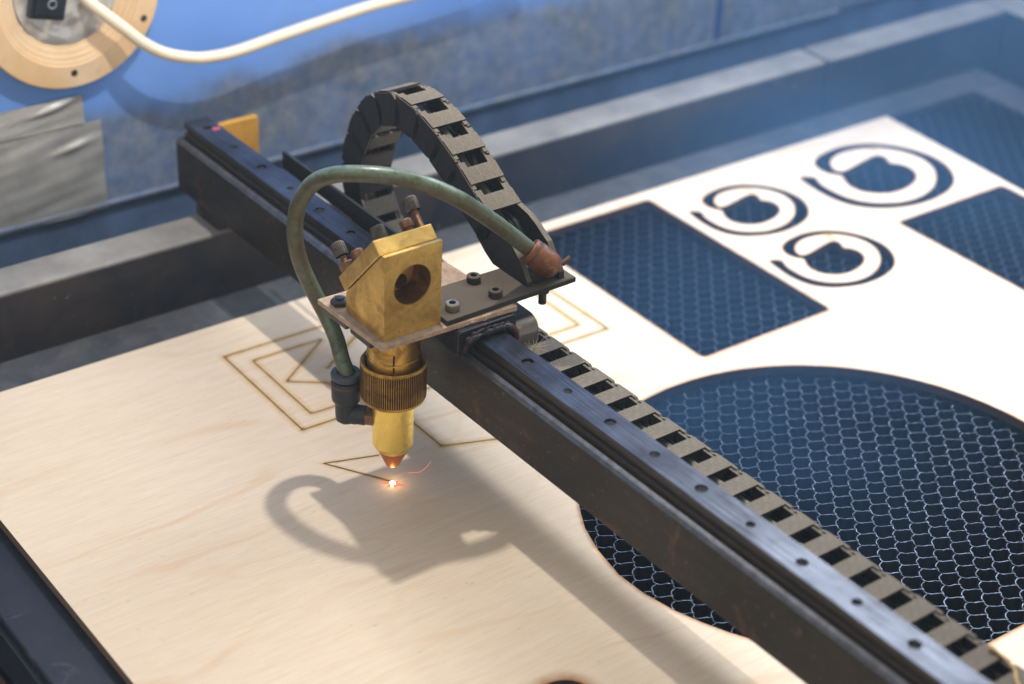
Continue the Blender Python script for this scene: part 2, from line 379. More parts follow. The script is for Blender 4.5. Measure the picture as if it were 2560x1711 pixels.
# ------------------------------------------------------------------ mesh helpers
class MB:
    def __init__(s): s.v = []; s.f = []; s.mi = []; s.uv = {}
    def add(s, vs, fs, mi=0):
        o = len(s.v); s.v += [tuple(p) for p in vs]
        for f in fs: s.f.append(tuple(i + o for i in f)); s.mi.append(mi)
        return s
    def box(s, x0, x1, y0, y1, z0, z1, mi=0, T=None):
        vs = [Vector(p) for p in ((x0,y0,z0),(x1,y0,z0),(x1,y1,z0),(x0,y1,z0),(x0,y0,z1),(x1,y0,z1),(x1,y1,z1),(x0,y1,z1))]
        if T: vs = [T @ p for p in vs]
        return s.add(vs, [(0,3,2,1),(4,5,6,7),(0,1,5,4),(1,2,6,5),(2,3,7,6),(3,0,4,7)], mi)
    def prism(s, poly, a, b, axis='y', mi=0, T=None):
        """poly of 2-D points, swept from a to b; axis y: (x,z), x: (y,z), z: (x,y)"""
        mk = {'y': lambda p, q: (p[0], q, p[1]), 'x': lambda p, q: (q, p[0], p[1]), 'z': lambda p, q: (p[0], p[1], q)}[axis]
        n = len(poly); vs = [Vector(mk(p, a)) for p in poly] + [Vector(mk(p, b)) for p in poly]
        if T: vs = [T @ p for p in vs]
        fs = [tuple(range(n)), tuple(range(2 * n - 1, n - 1, -1))] + [(i, i + n, (i + 1) % n + n, (i + 1) % n) for i in range(n)]
        return s.add(vs, fs, mi)
    def lathe(s, prof, n=48, T=None, mi=0, rmod=None, cap=True):
        vs = []; fs = []
        for (r, z) in prof:
            for i in range(n):
                a = 2 * math.pi * i / n; rr = rmod(r, z, i) if rmod else r
                vs.append(Vector((rr * math.cos(a), rr * math.sin(a), z)))
        if T: vs = [T @ p for p in vs]
        for j in range(len(prof) - 1):
            for i in range(n):
                fs.append((j*n+i, j*n+(i+1)%n, (j+1)*n+(i+1)%n, (j+1)*n+i))
        if cap:
            fs.append(tuple(range(n - 1, -1, -1))); fs.append(tuple((len(prof)-1)*n + i for i in range(n)))
        return s.add(vs, fs, mi)
    def tube(s, path, r, n=12, mi=0, cap=True):
        path = [Vector(p) for p in path]; vs = []; fs = []
        up = None
        for i, p in enumerate(path):
            tg = (path[min(i+1, len(path)-1)] - path[max(i-1, 0)]).normalized()
            if up is None: up = Vector((0,0,1)) if abs(tg.z) < .9 else Vector((1,0,0))
            sd = tg.cross(up).normalized(); up = sd.cross(tg).normalized()
            rr = r[i] if isinstance(r, (list, tuple)) else r
            for k in range(n):
                a = 2*math.pi*k/n; vs.append(p + (sd*math.cos(a) + up*math.sin(a))*rr)
        for i in range(len(path)-1):
            for k in range(n): fs.append((i*n+k, i*n+(k+1)%n, (i+1)*n+(k+1)%n, (i+1)*n+k))
        if cap: fs += [tuple(range(n-1,-1,-1)), tuple((len(path)-1)*n+k for k in range(n))]
        return s.add(vs, fs, mi)
    def build(s, name, mats, parent=None, bevel=0, smooth=None, seg=2):
        if not isinstance(mats, (list, tuple)): mats = [mats]
        o0 = Vector(parent['_o']) if parent is not None else Vector((0,0,0))
        me = bpy.data.meshes.new(name)
        me.from_pydata([((p[0]-o0.x)*S, (p[1]-o0.y)*S, (p[2]-o0.z)*S) for p in s.v], [], s.f)
        for m in mats: me.materials.append(m)
        for p, i in zip(me.polygons, s.mi): p.material_index = i
        bm = bmesh.new(); bm.from_mesh(me); bmesh.ops.recalc_face_normals(bm, faces=bm.faces); bm.to_mesh(me); bm.free()
        return finish(name, me, parent, bevel, smooth, seg)
def finish(name, me, parent=None, bevel=0, smooth=None, seg=2):
    o = bpy.data.objects.new(name, me); C.objects.link(o)
    if parent is not None:
        r = parent
        o.parent = r
        o['_o'] = r['_o']
    if smooth is not None:
        for p in me.polygons: p.use_smooth = True
        me.set_sharp_from_angle(angle=math.radians(smooth))
    if bevel:
        b = o.modifiers.new('bevel', 'BEVEL'); b.width = bevel*S; b.segments = seg; b.limit_method = 'ANGLE'; b.angle_limit = math.radians(35)
        b.harden_normals = False
    return o
def tag(o, label, cat, group=None, kind=None):
    o['label'] = label; o['category'] = cat
    if group: o['group'] = group
    if kind: o['kind'] = kind
    return o
def thing(name, at, label, cat, group=None, yaw=0):
    o = bpy.data.objects.new(name, None); C.objects.link(o); o.empty_display_size = 0.02
    o.location = Vector(at)*S; o.rotation_euler = (0,0,yaw); o['_o'] = list(at)
    return tag(o, label, cat, group)
def solo(o, at):
    """move a single-mesh thing's origin to its base"""
    o.data.transform(Matrix.Translation(-Vector(at)*S)); o.location = Vector(at)*S; return o
def structure(o): o['kind'] = 'structure'; return o
def spline(pts, n=10):
    P = [Vector(p) for p in pts]; out = []
    for i in range(len(P)-1):
        p0 = P[max(i-1,0)]; p1 = P[i]; p2 = P[i+1]; p3 = P[min(i+2,len(P)-1)]
        for k in range(n):
            u = k/n
            out.append(0.5*((2*p1)+(p2-p0)*u+(2*p0-5*p1+4*p2-p3)*u*u+(3*p1-p0-3*p2+p3)*u**3))
    out.append(P[-1]); return out
def frame_T(origin, zdir, xhint=(0,1,0)):
    z = Vector(zdir).normalized(); x = Vector(xhint); x = (x - x.dot(z)*z).normalized(); y = z.cross(x)
    return Matrix(((x.x,y.x,z.x,origin[0]),(x.y,y.y,z.y,origin[1]),(x.z,y.z,z.z,origin[2]),(0,0,0,1)))
def circle2(cx, cy, r, n=48, a0=0, a1=360):
    return [(cx+r*math.cos(math.radians(a0+(a1-a0)*i/n)), cy+r*math.sin(math.radians(a0+(a1-a0)*i/n))) for i in range(n if abs(a1-a0)==360 else n+1)]
def rrect(x0, x1, y0, y1, r, n=5):
    out = []
    for cx, cy, a in ((x1-r,y0+r,-90),(x1-r,y1-r,0),(x0+r,y1-r,90),(x0+r,y0+r,180)):
        for i in range(n+1):
            t_ = math.radians(a+90*i/n); out.append((cx+r*math.cos(t_), cy+r*math.sin(t_)))
    return out
def area2(p): return 0.5*sum(p[i][0]*p[(i+1)%len(p)][1]-p[(i+1)%len(p)][0]*p[i][1] for i in range(len(p)))
def plate_with_holes(outer, holes, z0, z1):
    """mesh of a flat plate with holes (2-D curve, extruded), in metres"""
    cu = bpy.data.curves.new('tmp', 'CURVE'); cu.dimensions = '2D'; cu.fill_mode = 'BOTH'; cu.extrude = (z1-z0)/2*S
    for poly in [outer]+holes:
        sp = cu.splines.new('POLY'); sp.points.add(len(poly)-1); sp.use_cyclic_u = True
        for i, p in enumerate(poly): sp.points[i].co = (p[0]*S, p[1]*S, 0, 1)
    o = bpy.data.objects.new('tmp', cu); C.objects.link(o)
    dg = bpy.context.evaluated_depsgraph_get()
    me = bpy.data.meshes.new_from_object(o.evaluated_get(dg))
    bpy.data.objects.remove(o); bpy.data.curves.remove(cu)
    me.transform(Matrix.Translation((0,0,(z0+z1)/2*S)))
    me.materials.clear()
    return me
def cut(o, cutters):
    """subtract cutter objects from o and drop them"""
    for c in cutters:
        m = o.modifiers.new('cut', 'BOOLEAN'); m.object = c; m.solver = 'EXACT'
    dg = bpy.context.evaluated_depsgraph_get(); dg.update()
    me = bpy.data.meshes.new_from_object(o.evaluated_get(dg))
    o.modifiers.clear(); o.data = me
    for c in cutters: bpy.data.objects.remove(c)
    return o
def strip(path, wl, wr, z, closed=False):
    """flat ribbon along a 2-D path with uv (v across)"""
    n = len(path); vs = []
    for i in range(n):
        p = Vector(path[i]); a = Vector(path[(i-1)%n] if closed or i>0 else path[i]); b = Vector(path[(i+1)%n] if closed or i<n-1 else path[i])
        d1 = (p-a).normalized() if (p-a).length>1e-9 else (b-p).normalized(); d2 = (b-p).normalized() if (b-p).length>1e-9 else d1
        nn = Vector((-(d1.y+d2.y), d1.x+d2.x)); nn = nn.normalized() if nn.length>1e-6 else Vector((-d1.y,d1.x))
        k = 1/max(0.5, nn.dot(Vector((-d1.y,d1.x))))
        vs += [(p.x+nn.x*wl*k, p.y+nn.y*wl*k, z), (p.x-nn.x*wr*k, p.y-nn.y*wr*k, z)]
    m = n if closed else n-1
    fs = [(2*i, 2*i+1, 2*((i+1)%n)+1, 2*((i+1)%n)) for i in range(m)]
    return vs, fs
def strip_obj(name, path, wl, wr, z, mat, parent, closed=False):
    vs, fs = strip(path, wl, wr, z, closed)
    o0 = Vector(parent['_o'])
    me = bpy.data.meshes.new(name); me.from_pydata([((p[0]-o0.x)*S,(p[1]-o0.y)*S,(p[2]-o0.z)*S) for p in vs], [], fs)
    uv = me.uv_layers.new(name='UVMap')
    for lp in me.loops: uv.data[lp.index].uv = (0.0, 0.0 if lp.vertex_index%2==0 else 1.0)
    me.materials.append(mat)
    return finish(name, me, parent)

# ================================================================== SETTING
YAW = 0.0098
floor = MB(); floor.box(-400, 420, -420, 760, -64, -60)
structure(floor.build('floor', MT['tray']))

wall = MB(); wall.box(-268, -256, -420, 760, 13, 420)
structure(wall.build('back_wall', MT['wall'], bevel=1.0))
lw = MB(); lw.box(-276, -257.5, -420, 500, -60, 12.5); lw.box(-276, -259, 500, 760, -60, 12.8)
structure(lw.build('lower_back_wall', MT['blue_dusty']))
lip = MB(); lip.box(-262, -254.6, -420, 500, 11.0, 13.6)
tag(solo(lip.build('wall_lip', MT['wall'], bevel=0.8), (-255, 0, 11)), 'thin folded lip along the foot of the smoke stained blue back panel', 'panel lip')
seam = MB(); seam.box(-257, -255.2, 395.5, 399.5, 14.6, 420)
tag(solo(seam.build('panel_seam', MT['blue_deep']), (-255, 398, 14.6)), 'narrow dark upright joint strip on the blue back panel', 'joint strip')
sw = MB(); sw.box(-256, 420, 640, 652, -60, 300)
structure(sw.build('side_wall', MT['blue_deep']))

def foil_piece(name, y0, y1, z0, z1, x, label, seed):
    rnd = random.Random(seed); m = MB(); ny, nz = 90, 40
    ph = [rnd.uniform(0, 6.28) for _ in range(12)]
    def dz(j, k):
        a = j/ny*(y1-y0); b = k/nz*(z1-z0); d = b-0.28*a
        am = 0.55+0.45*math.sin(a*.07+ph[4])*math.sin(b*.13+ph[5])
        return (am*(0.3*math.sin(d*0.31+ph[0]+1.3*math.sin(a*.06)) + 0.12*math.sin(d*0.9+a*0.12+ph[1]) + 0.06*math.sin(d*2.1-a*0.3+ph[2])) + 0.2*math.sin(a*0.17+ph[3])*math.sin(b*0.23)
                + 1.6*math.exp(-((a-(y1-y0)+14)/9)**2-((b-(z1-z0)*.78-0.2*(a-(y1-y0)+14))/1.6)**2))
    g = lambda j, k: (x + rnd.uniform(-0.04, 0.04) + dz(j, k), y0+(y1-y0)*j/ny, z0+(z1-z0)*k/nz)
    vs = [g(j, k) for k in range(nz+1) for j in range(ny+1)]
    n = len(vs); vs += [(p[0]-0.4, p[1], p[2]) for p in vs]
    q = []
    for k in range(nz):
        for j in range(ny):
            a = k*(ny+1)+j; q.append((a, a+1, a+ny+2, a+ny+1)); q.append((a+n, a+ny+1+n, a+ny+2+n, a+1+n))
    for k in range(nz):
        for j in (0, ny):
            a = k*(ny+1)+j; q.append((a, a+ny+1, a+ny+1+n, a+n))
    for j in range(ny):
        for k in (0, nz):
            a = k*(ny+1)+j; q.append((a, a+1, a+1+n, a+n))
    m.add(vs, q)
    return tag(solo(m.build(name, MT['foil'], smooth=60), (x, (y0+y1)/2, z0)), label, 'foil tape')
foil_piece('foil_tape', -170, 2.5, 10.5, 57, -255.0, 'wide crinkled silver foil tape stuck low on the blue back panel', 3)
foil_piece('foil_tape', -175, -6, 57.6, 72, -254.6, 'narrow silver foil strip below the plywood disc, above the wide foil', 5)

# ---- plywood disc with switch on the back panel
disc = thing('plywood_disc', (-255.5, -10, 78), 'round plywood disc on the blue panel framing a recessed black switch', 'disc')
Tx = frame_T((-256, -10, 123.3), (1,0,0), (0,1,0))
m = MB(); m.lathe([(44.9,0.3),(44.9,5.4),(44.3,6.0),(34.2,6.0),(34.0,5.4),(32.4,5.1),(32.2,4.5),(30.2,4.2),(30.0,3.4),(27.6,3.0),(27.4,2.4),(25.2,2.0),(25.0,0.3)], 96, Tx, cap=False)
dring = m.build('disc_ring', [MT['ring']], disc, smooth=25)
for yy, zz in ((-10.9, 85.6), (25.5, 104.9)):
    m = MB(); m.lathe([(1.7,-0.4),(1.7,0.25),(0.9,0.35)], 16, frame_T((-250.2, yy, zz), (1,0,0)))
    m.build('screw', MT['steel_dark'], disc, smooth=40)
m = MB(); rnd = random.Random(2)
prof = [(0.01,1.0)]+[(i*1.5,1.0+.2*math.sin(i)) for i in range(1,16)]+[(24.9,0.5)]
m.lathe(prof, 60, Tx, rmod=lambda r,z,i: r, cap=False)
m.v = [(p[0]+1.5+.8*math.sin(p[1]*0.30+p[2]*.1)*math.cos(p[2]*0.27)+.25*math.sin(p[1]*.7-p[2]*.5), p[1], p[2]) for p in m.v]
m.build('metal_cup', MT['cup'], disc, smooth=70)
Ts = Matrix.Translation((-254, -19.5, 124.0)) @ Matrix.Rotation(math.radians(-14), 4, 'X')
m = MB(); m.box(-1, 4.5, -8.5, 8.5, -10.5, 12, T=Ts)
swt = m.build('switch', MT['switch'], disc, bevel=0.6)
m = MB(); m.prism([(-6.6,-8.2),(6.6,-8.2),(6.6,10),(-6.6,10)], 4.4, 6.2, 'x', T=Ts); m.build('rocker', MT['switch'], swt, bevel=0.5)
m = MB(); ringp = [Ts @ Vector((6.4, 0.6+1.9*math.cos(a*math.pi/12), -2.6+1.9*math.sin(a*math.pi/12))) for a in range(25)]
m.tube(ringp, 0.45, 8, cap=False); m.build('circle_mark', MT['switch_mark'], swt, smooth=60)

cable_path = spline([(-253,-2,119.5),(-250,-0.5,117.5),(-246,4,113),(-242,11,106),(-240,19,98),(-239,29,91),(-238.5,41,86.3),(-238.5,52,84),(-239,68,83.6),(-240,93,86),(-240,118,88.6),(-241,145,90.5),(-241,173,91.5),(-242,230,95)], 8)
m = MB(); m.tube(cable_path, 2.9, 16)
tag(solo(m.build('power_cable', MT['cable'], smooth=60), (-240, 52, 83)), 'cream power cable sagging from the plywood disc across the blue panel', 'cable')

# ---- machine frame bars and bed
def bar(name, poly_box, label):
    x0,x1,y0,y1,z0,z1 = poly_box; m = MB(); m.box(*poly_box)
    o = m.build(name, MT['frame'], bevel=2.6, smooth=40, seg=4)
    return tag(solo(o, ((x0+x1)/2,(y0+y1)/2,z0)), label, 'frame bar')
bar('frame_bar', (-197,-174,-420,407.5,-30,28.4), 'long dusty dark frame bar running under the far end of the gantry')
bar('frame_bar', (-197,-174,408.6,560,-30,28.6), 'short pale topped frame bar at the far right corner, behind the bed')
bar('frame_bar', (-197,420,561,586,-30,28.2), 'dusty frame bar down the right side, running from the far corner')

bed = thing('honeycomb_bed', (20, 150, -20), 'silver honeycomb cutting bed with scuffed flat border beneath the plywood sheet', 'cutting bed')
m = MB()
m.box(-174.5,-152,-158,541,-9,-5.0); m.build('border', MT['flange'], bed, bevel=0.6)
m = MB(); m.box(-151.9,380,513,541,-9,-5.05); m.build('border', MT['flange'], bed, bevel=0.6)
m = MB(); m.box(-151.9,380,-158,-131,-9.5,-5.9); m.build('border', MT['flange_dark'], bed, bevel=0.8)['label'] = 'dark navy scuffed border strip'
m = MB(); m.box(-174.4,380,-160,-157,-34,-9.6); m.build('skirt', MT['flange_dark'], bed)
# comb: lattice a along a strand, b to the next strand; P-Q zigzag plus connector
A = Vector((5.7,-4.75)); Bv = Vector((6.0,4.5)); q2p = Vector((2.5,-0.95)); org = Vector((143.0,148.7))
ZT, ZB, TH = -5.0, -15.0, 0.19
vs, fs, mi = [], [], []
def wallseg(pts):
    n = len(pts); o = len(vs)
    for i, p in enumerate(pts):
        d = (pts[min(i+1,n-1)]-pts[max(i-1,0)]).normalized(); nn = Vector((-d.y,d.x))*TH
        jz = random.uniform(-0.35, 0.05)
        for sx, zz in ((1,ZT+jz),(-1,ZT+jz),(1,ZB),(-1,ZB)):
            vs.append((p.x+nn.x*sx, p.y+nn.y*sx, zz))
    for i in range(n-1):
        a = o+4*i; b = a+4
        fs.append((a,a+1,b+1,b)); mi.append(0)
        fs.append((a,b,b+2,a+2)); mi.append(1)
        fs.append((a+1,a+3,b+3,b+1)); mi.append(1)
LEFT = Vector((-0.55,-0.84))
def curve_seg(p, q, bow):
    d = q-p; nn = Vector((-d.y,d.x)).normalized(); return [p + d*u + nn*bow*math.sin(u*2*math.pi) for u in (0,.2,.4,.6,.8,1)]
def bulge_seg(p, q, bow):
    d = q-p; return [p + d*u + LEFT*bow*math.sin(u*math.pi) for u in (0,.2,.4,.6,.8,1)]
jit = {}
def node(i, j, k):
    if (i,j,k) not in jit:
        p = org + A*i + Bv*j + (q2p if k else Vector((0,0)))
        jit[(i,j,k)] = p + Vector((random.gauss(0,.13), random.gauss(0,.13)))
    return jit[(i,j,k)]
for i in range(-70, 70):
    for j in range(-70, 70):
        c = org + A*i + Bv*j
        if not (-151 < c.x < 262 and -10 < c.y < 511): continue
        # bed is only open where the sheet is cut away: skip what lies well under solid plywood
        open_ = (-145<c.x<6 and 160<c.y<256) or (-10<c.x<210 and 28<c.y<262) or (-60<c.x<100 and 330<c.y<430) or c.y>418 or (-142<c.x<-5 and 245<c.y<420) or (110<c.x<170 and -45<c.y<30)
        if not open_: continue
        Q, P, Qn, Qr = node(i,j,0), node(i,j,1), node(i+1,j,0), node(i,j+1,0)
        wallseg(bulge_seg(Q, P, 0.55)); wallseg(bulge_seg(P, Qn, 1.15)); wallseg(curve_seg(P, Qr, -0.28))
comb = MB(); comb.v = vs; comb.f = fs; comb.mi = mi
co = comb.build('comb', [MT['alu_rim'], MT['alu_wall']], bed)

m = MB(); m.prism([(-40,-196),(-40,-152.5),(-37,-152.5),(-37,-193),(-14,-193),(-14,-196)][0:0] or [(-160,-42),(-153.5,-42),(-153.5,-39),(-157,-39),(-157,-28),(-160,-28)], -175, 380, 'x')
tag(solo(m.build('angle_rail', MT['rust'], bevel=0.4), (0,-157,-42)), 'rusty brown angle rail in the dark gap at the lower left', 'rail')

# ================================================================== PLYWOOD SHEET
SP_A = [(-114.1,332.4),(-109.1,331.1),(-103.1,330.3),(-96.3,329.7),(-89.4,329.8),(-83.3,330.8),(-77.4,332.9),(-72.6,336.0),(-68.6,340.0),(-65.4,344.6),(-62.8,350.0),(-60.6,355.9),(-59.0,362.4),(-58.4,370.0),(-58.8,377.7),(-60.0,384.7),(-61.8,390.9),(-64.2,396.2),(-67.2,400.6),(-71.3,404.8),(-75.9,408.3),(-81.1,411.1),(-86.8,413.0),(-92.9,413.6),(-99.3,412.9),(-105.7,411.1),(-111.9,407.9),(-116.8,404.4),(-121.1,400.2),(-124.8,395.4),(-127.5,389.6),(-129.1,383.8),(-130.1,377.3),(-129.8,370.8),(-128.9,364.1),(-127.0,358.1),(-124.4,353.5),(-120.9,350.6),(-116.7,349.1),(-112.5,349.0),(-108.9,350.1),(-106.3,352.1),(-104.8,353.7),(-102.0,352.9),(-98.9,350.9),(-94.4,348.9),(-89.9,348.5),(-85.7,349.3),(-82.0,351.6),(-78.6,355.3),(-76.1,359.9),(-75.0,364.9),(-75.2,371.3),(-76.8,378.2),(-79.4,383.9),(-82.0,387.4),(-85.4,390.4),(-89.4,392.1),(-93.2,392.4),(-96.3,391.5),(-98.7,389.8),(-100.4,387.8),(-101.7,387.3),(-104.2,388.6),(-107.0,389.9),(-109.7,390.0),(-111.3,389.1),(-112.0,386.6),(-111.8,383.1),(-110.8,377.9),(-109.5,371.4),(-108.1,364.7),(-107.4,359.9),(-107.8,356.7),(-109.4,355.2),(-112.4,355.4),(-116.2,357.2),(-119.5,359.8),(-122.1,363.7),(-124.0,368.7),(-124.7,373.6),(-124.5,379.1),(-123.3,385.4),(-121.0,391.5),(-118.2,396.1),(-114.5,399.8),(-110.3,403.0),(-105.3,405.2),(-100.3,406.4),(-94.4,406.6),(-88.6,405.2),(-83.3,402.7),(-78.7,399.1),(-74.4,395.0),(-70.8,390.2),(-67.6,384.6),(-65.5,378.7),(-64.1,372.0),(-63.9,365.5),(-64.5,360.1),(-66.6,354.1),(-69.5,348.9),(-72.9,344.3),(-77.2,340.6),(-81.8,338.2),(-87.2,336.6),(-93.6,336.0),(-99.8,336.1),(-105.3,337.4),(-108.6,339.1),(-110.8,339.3),(-112.9,336.8),(-114.1,334.5)]
def smooth_poly(p, it=1):
    for _ in range(it):
        q = []
        for i in range(len(p)):
            a, b = p[i], p[(i+1)%len(p)]; q += [(a[0]*.75+b[0]*.25, a[1]*.75+b[1]*.25), (a[0]*.25+b[0]*.75, a[1]*.25+b[1]*.75)]
        p = q
    return p
spA = smooth_poly(SP_A, 1)
spB = [((x+114.1)*.74-115.5, (y-332.8)*.74+256.3) for x, y in spA]
spC = [((x+114.1)*.745-55.1, (y-332.8)*.745+255.7) for x, y in spA]
rect1 = rrect(-137.2,-5.3,168.4,247.2,2.6); rect2 = rrect(-50,81,340,419,2.6)
bigh = circle2(115,141,109,70,28,216)      # arc, then the lower lobe and the straight side
a0 = circle2(115,141,109,80,39.6,214)
bigh = a0 + [(34.5,68),(44,59.8),(53.1,52.5),(64.7,46.2),(78.4,41.7),(94.4,38.9),(107.9,39.7),(121.4,42.6),(132.5,46.7),(141.9,51),(152,57),(165,68),(180,84),(192,103),(198.5,121)]
small = circle2(138,-19.5,10.6,40)
outer = [(-145,-137.2),(300,-137.2),(300,398),(-38.6,423.4),(-145.6,430.9)]
sheet = thing('plywood_sheet', (0,100,-4.2), 'pale birch plywood sheet with laser cut openings lying on the honeycomb bed', 'plywood sheet')
holes = [rect1, rect2, bigh, spA, spB, spC, small]
me = plate_with_holes(outer, holes, -4.2, 0)
me.transform(Matrix.Translation(-Vector(sheet['_o'])*S))
for mm in (MT['wood'], MT['char_edge'], MT['raw_edge']): me.materials.append(mm)
for p in me.polygons:
    if abs(p.normal.z) > 0.5: p.material_index = 0
    else:
        c = p.center + Vector(sheet['_o'])*S
        p.material_index = 2 if (c.y < -0.136 or c.x < -0.1449) else 1
finish('board', me, sheet)
def ring_halo(poly, wd):
    if area2(poly) > 0: poly = poly[::-1]        # clockwise, so left of travel is outside the hole
    strip_obj('scorch_fringe', poly, wd, 0.0, 0.06, MT['edge_halo'], sheet, True).data
    o = sheet.children[-1]
    uv = o.data.uv_layers[0]
    for lp in o.data.loops: uv.data[lp.index].uv = (0.0, 1.0 if lp.vertex_index%2==0 else 0.0)
for h, wd in ((rect1,2.4),(rect2,2.4),(bigh,2.2),(spA,1.6),(spB,1.3),(spC,1.3),(small,6.5)): ring_halo(h, wd)
# stub scorch smears at the top of each spiral stem
for cx, cy in ((-117.5,391.5),(-118.3,299.5),(-58.1,299.2)):
    strip_obj('scorch_smear', [(cx-3.2,cy-1.2),(cx,cy-.6),(cx+3.4,cy)], 2.8, 2.8, 0.1, MT['edge_halo'] if False else MT['halo'], sheet)
def fillet(pts, r, closed=False, n=5):
    out = []; N = len(pts)
    for i in range(N):
        if not closed and i in (0, N-1): out.append(pts[i]); continue
        p = Vector(pts[i]); a = (Vector(pts[i-1])-p); b = (Vector(pts[(i+1)%N])-p)
        k = min(r, a.length*.45, b.length*.45); pa = p+a.normalized()*k; pb = p+b.normalized()*k
        for u in range(n+1):
            u /= n; out.append(tuple(pa*(1-u)**2 + p*2*u*(1-u) + pb*u*u))
    return out
def dense(pts, step=4.0, closed=False):
    out = []; N = len(pts)
    for i in range(N if closed else N-1):
        a = Vector(pts[i]); b = Vector(pts[(i+1)%N]); k = max(1, int((b-a).length/step))
        out += [tuple(a+(b-a)*j/k) for j in range(k)]
    if not closed: out.append(tuple(pts[-1]))
    return out
def engrave(pts, r, closed=False, wd=0.27, dark=False, halo=3.0):
    path = dense(fillet(pts, r, closed) if r else pts, 4.0, closed)
    strip_obj('burnt_outline', path, wd, wd, 0.16, MT['burn_dark'] if dark else MT['burn'], sheet, closed)
    strip_obj('scorch_halo', path, halo, halo, 0.11, MT['halo'], sheet, closed)
engrave([(-119.4,-9.4),(-52,-10),(-47.6,148),(-117.5,146.5)], 0.6, True, 0.30)
engrave([(-109.3,34.5),(-110,-.5),(-60.4,-.8),(-59.6,22),(-77,17.8),(-87.5,3.2),(-109.3,34.5)], 1.6, False, 0.27)
engrave([(-87,23.2),(-103.5,48.5),(-80,68),(-61,46)], 1.2, False, 0.27)
engrave([(-109,72),(-108.5,139),(-57.3,139),(-58,104),(-76,121),(-109,72)], 1.6, False, 0.27)
engrave([(-66,62),(-66,122),(-74,126),(-92,96)], 4, False, 0.3)
engrave([(-19.6,6.6),(-26.8,-15.2),(-1.2,.9)], 0, False, 0.30, True, 2.0)
engrave([(-42,18),(-32,31.2),(-11.2,31.4),(-3.2,53),(10,82)], 0.5, False, 0.28)

# ================================================================== GANTRY
gan = thing('gantry_beam', (0,30,36), 'black gantry beam carrying a worn steel guide rail across the plywood', 'gantry beam', yaw=YAW)
XE0, XE1 = -210, 330
m = MB(); m.prism([(20.4,36),(39.6,36),(39.6,62),(22.2,62),(20.4,60.6)], XE0, XE1, 'x')
m.build('beam', MT['beam'], gan, bevel=0.5)
m = MB(); m.prism([(20.15,60.3),(22.0,62.05),(22.5,62.3),(21.2,61.6)], XE0+1, XE1, 'x'); m.build('worn_edge', MT['worn_edge'], gan)
prof = [(23.6,62.05),(35.6,62.05),(35.6,64.6),(34.3,65.3),(34.3,66.6),(35.6,67.3),(35.6,69.0),(23.6,69.0),(23.6,67.3),(24.9,66.6),(24.9,65.3),(23.6,64.6)]
m = MB(); m.prism(prof, XE0+3, XE1, 'x'); rl = m.build('rail', MT['rail_side'], gan)
rh = [circle2(x, 29.6, (2.2, 1.9, 2.35, 1.7)[i%4], 20) for i, x in enumerate(range(-196, 330, 24))]
me = plate_with_holes([(XE0+3,23.6),(XE1,23.6),(XE1,35.6),(XE0+3,35.6)], rh, 69.02, 70.2)
me.transform(Matrix.Translation(-Vector(gan['_o'])*S)); me.materials.append(MT['rail']); 
finish('rail_top', me, rl, bevel=0.35)
m = MB()
for i, x in enumerate(range(-196, 330, 24)):
    m.lathe([(1.9,68.6),(1.85,(69.35,70.0,69.6,69.9,70.05)[i%5]),(0.6,69.5)], 14, Matrix.Translation((x+0.3, 29.5, 0)))
m.build('hole_shade_and_grime', MT['black_hole'], rl)  # black fill: shade of open holes painted in, grime where filled
m = MB(); m.prism([(30.6,70.25),(34.2,70.25),(34.2,70.35),(30.6,70.35)], -194.5, -191.5, 'x'); m.build('pink_mark', MT['pink'], rl)
m = MB(); m.box(-112, 62, 39.7, 53.6, 34.6, 36.0); m.build('gap_light_block', MT['beam'], gan)  # unseen plate added to block a lamp streak between beam and chain
for bx in (-78, 226):
    m = MB(); m.box(bx, bx+9, 53.7, 70.5, 34.4, 36.0); m.build('chain_bracket', MT['beam'], gan)
m = MB(); m.box(-196, -176, 22, 38, 28.45, 35.9); m.build('end_foot', MT['beam'], gan)

m = MB()
bp = spline([(-152,41.5,69),(-60,41.5,69),(-12,41.8,68.5)], 8)
for k in range(len(bp)-1): pass
m.box(-152,-22,41.0,42.4,64.8,73.2)
bt = tag(solo(m.build('drive_belt', MT['belt'], bevel=0.2), (-90,41.7,64.8)), 'flat black belt standing on edge behind the far half of the rail', 'belt')
m = MB(); m.box(-221,-217.5,44,66,14,58.5)
tag(solo(m.build('corner_bracket', MT['ochre'], bevel=0.4), (-219,55,14)), 'ochre painted metal bracket behind the far end of the gantry', 'bracket')

# ================================================================== LASER HEAD
head = thing('laser_module', (0,0,9), 'brass laser head with mirror block, knurled ring and pointed nozzle on plate', 'laser head')
# mounting plates
pl = [(-27,-17),(15.6,-15.6),(17.8,44.5),(-26,41)]
m = MB(); m.prism(pl, 74.6, 76.7, 'z'); m.build('lower_plate', [MT['copper_edge']], head, bevel=0.25)
m = MB(); m.prism([(-7,13.4),(16.2,13.0),(15.4,74.6),(-6,74.2)], 76.75, 79.0, 'z')
up_pl = m.build('upper_plate', MT['plate_dust'], head, bevel=0.3)
def cap_screw(x, y, z, r, h, mat, name='cap_screw', n=(0,0,1), parent=head):
    T = frame_T((x,y,z), n)
    m = MB(); m.lathe([(r,0),(r,h-.35),(r-.35,h),(r*.5,h),(r*.48,h-1.6),(0.05,h-1.7)], 24, T, cap=False)
    o = m.build(name, mat, parent, smooth=35)
    m = MB(); m.lathe([(r*.47,h-1.6),(r*.47,h-1.55),(.02,h-1.55)], 6, T, cap=False); m.build('socket', MT['black_hole'], o)
    return o
cap_screw(9.9,19.6,79.0,2.75,3.0,MT['steel_light'])
cap_screw(-3.0,38.6,79.0,2.75,3.0,MT['plate_dust']); cap_screw(10.5,39.2,79.0,2.75,3.0,MT['plate_dust'])
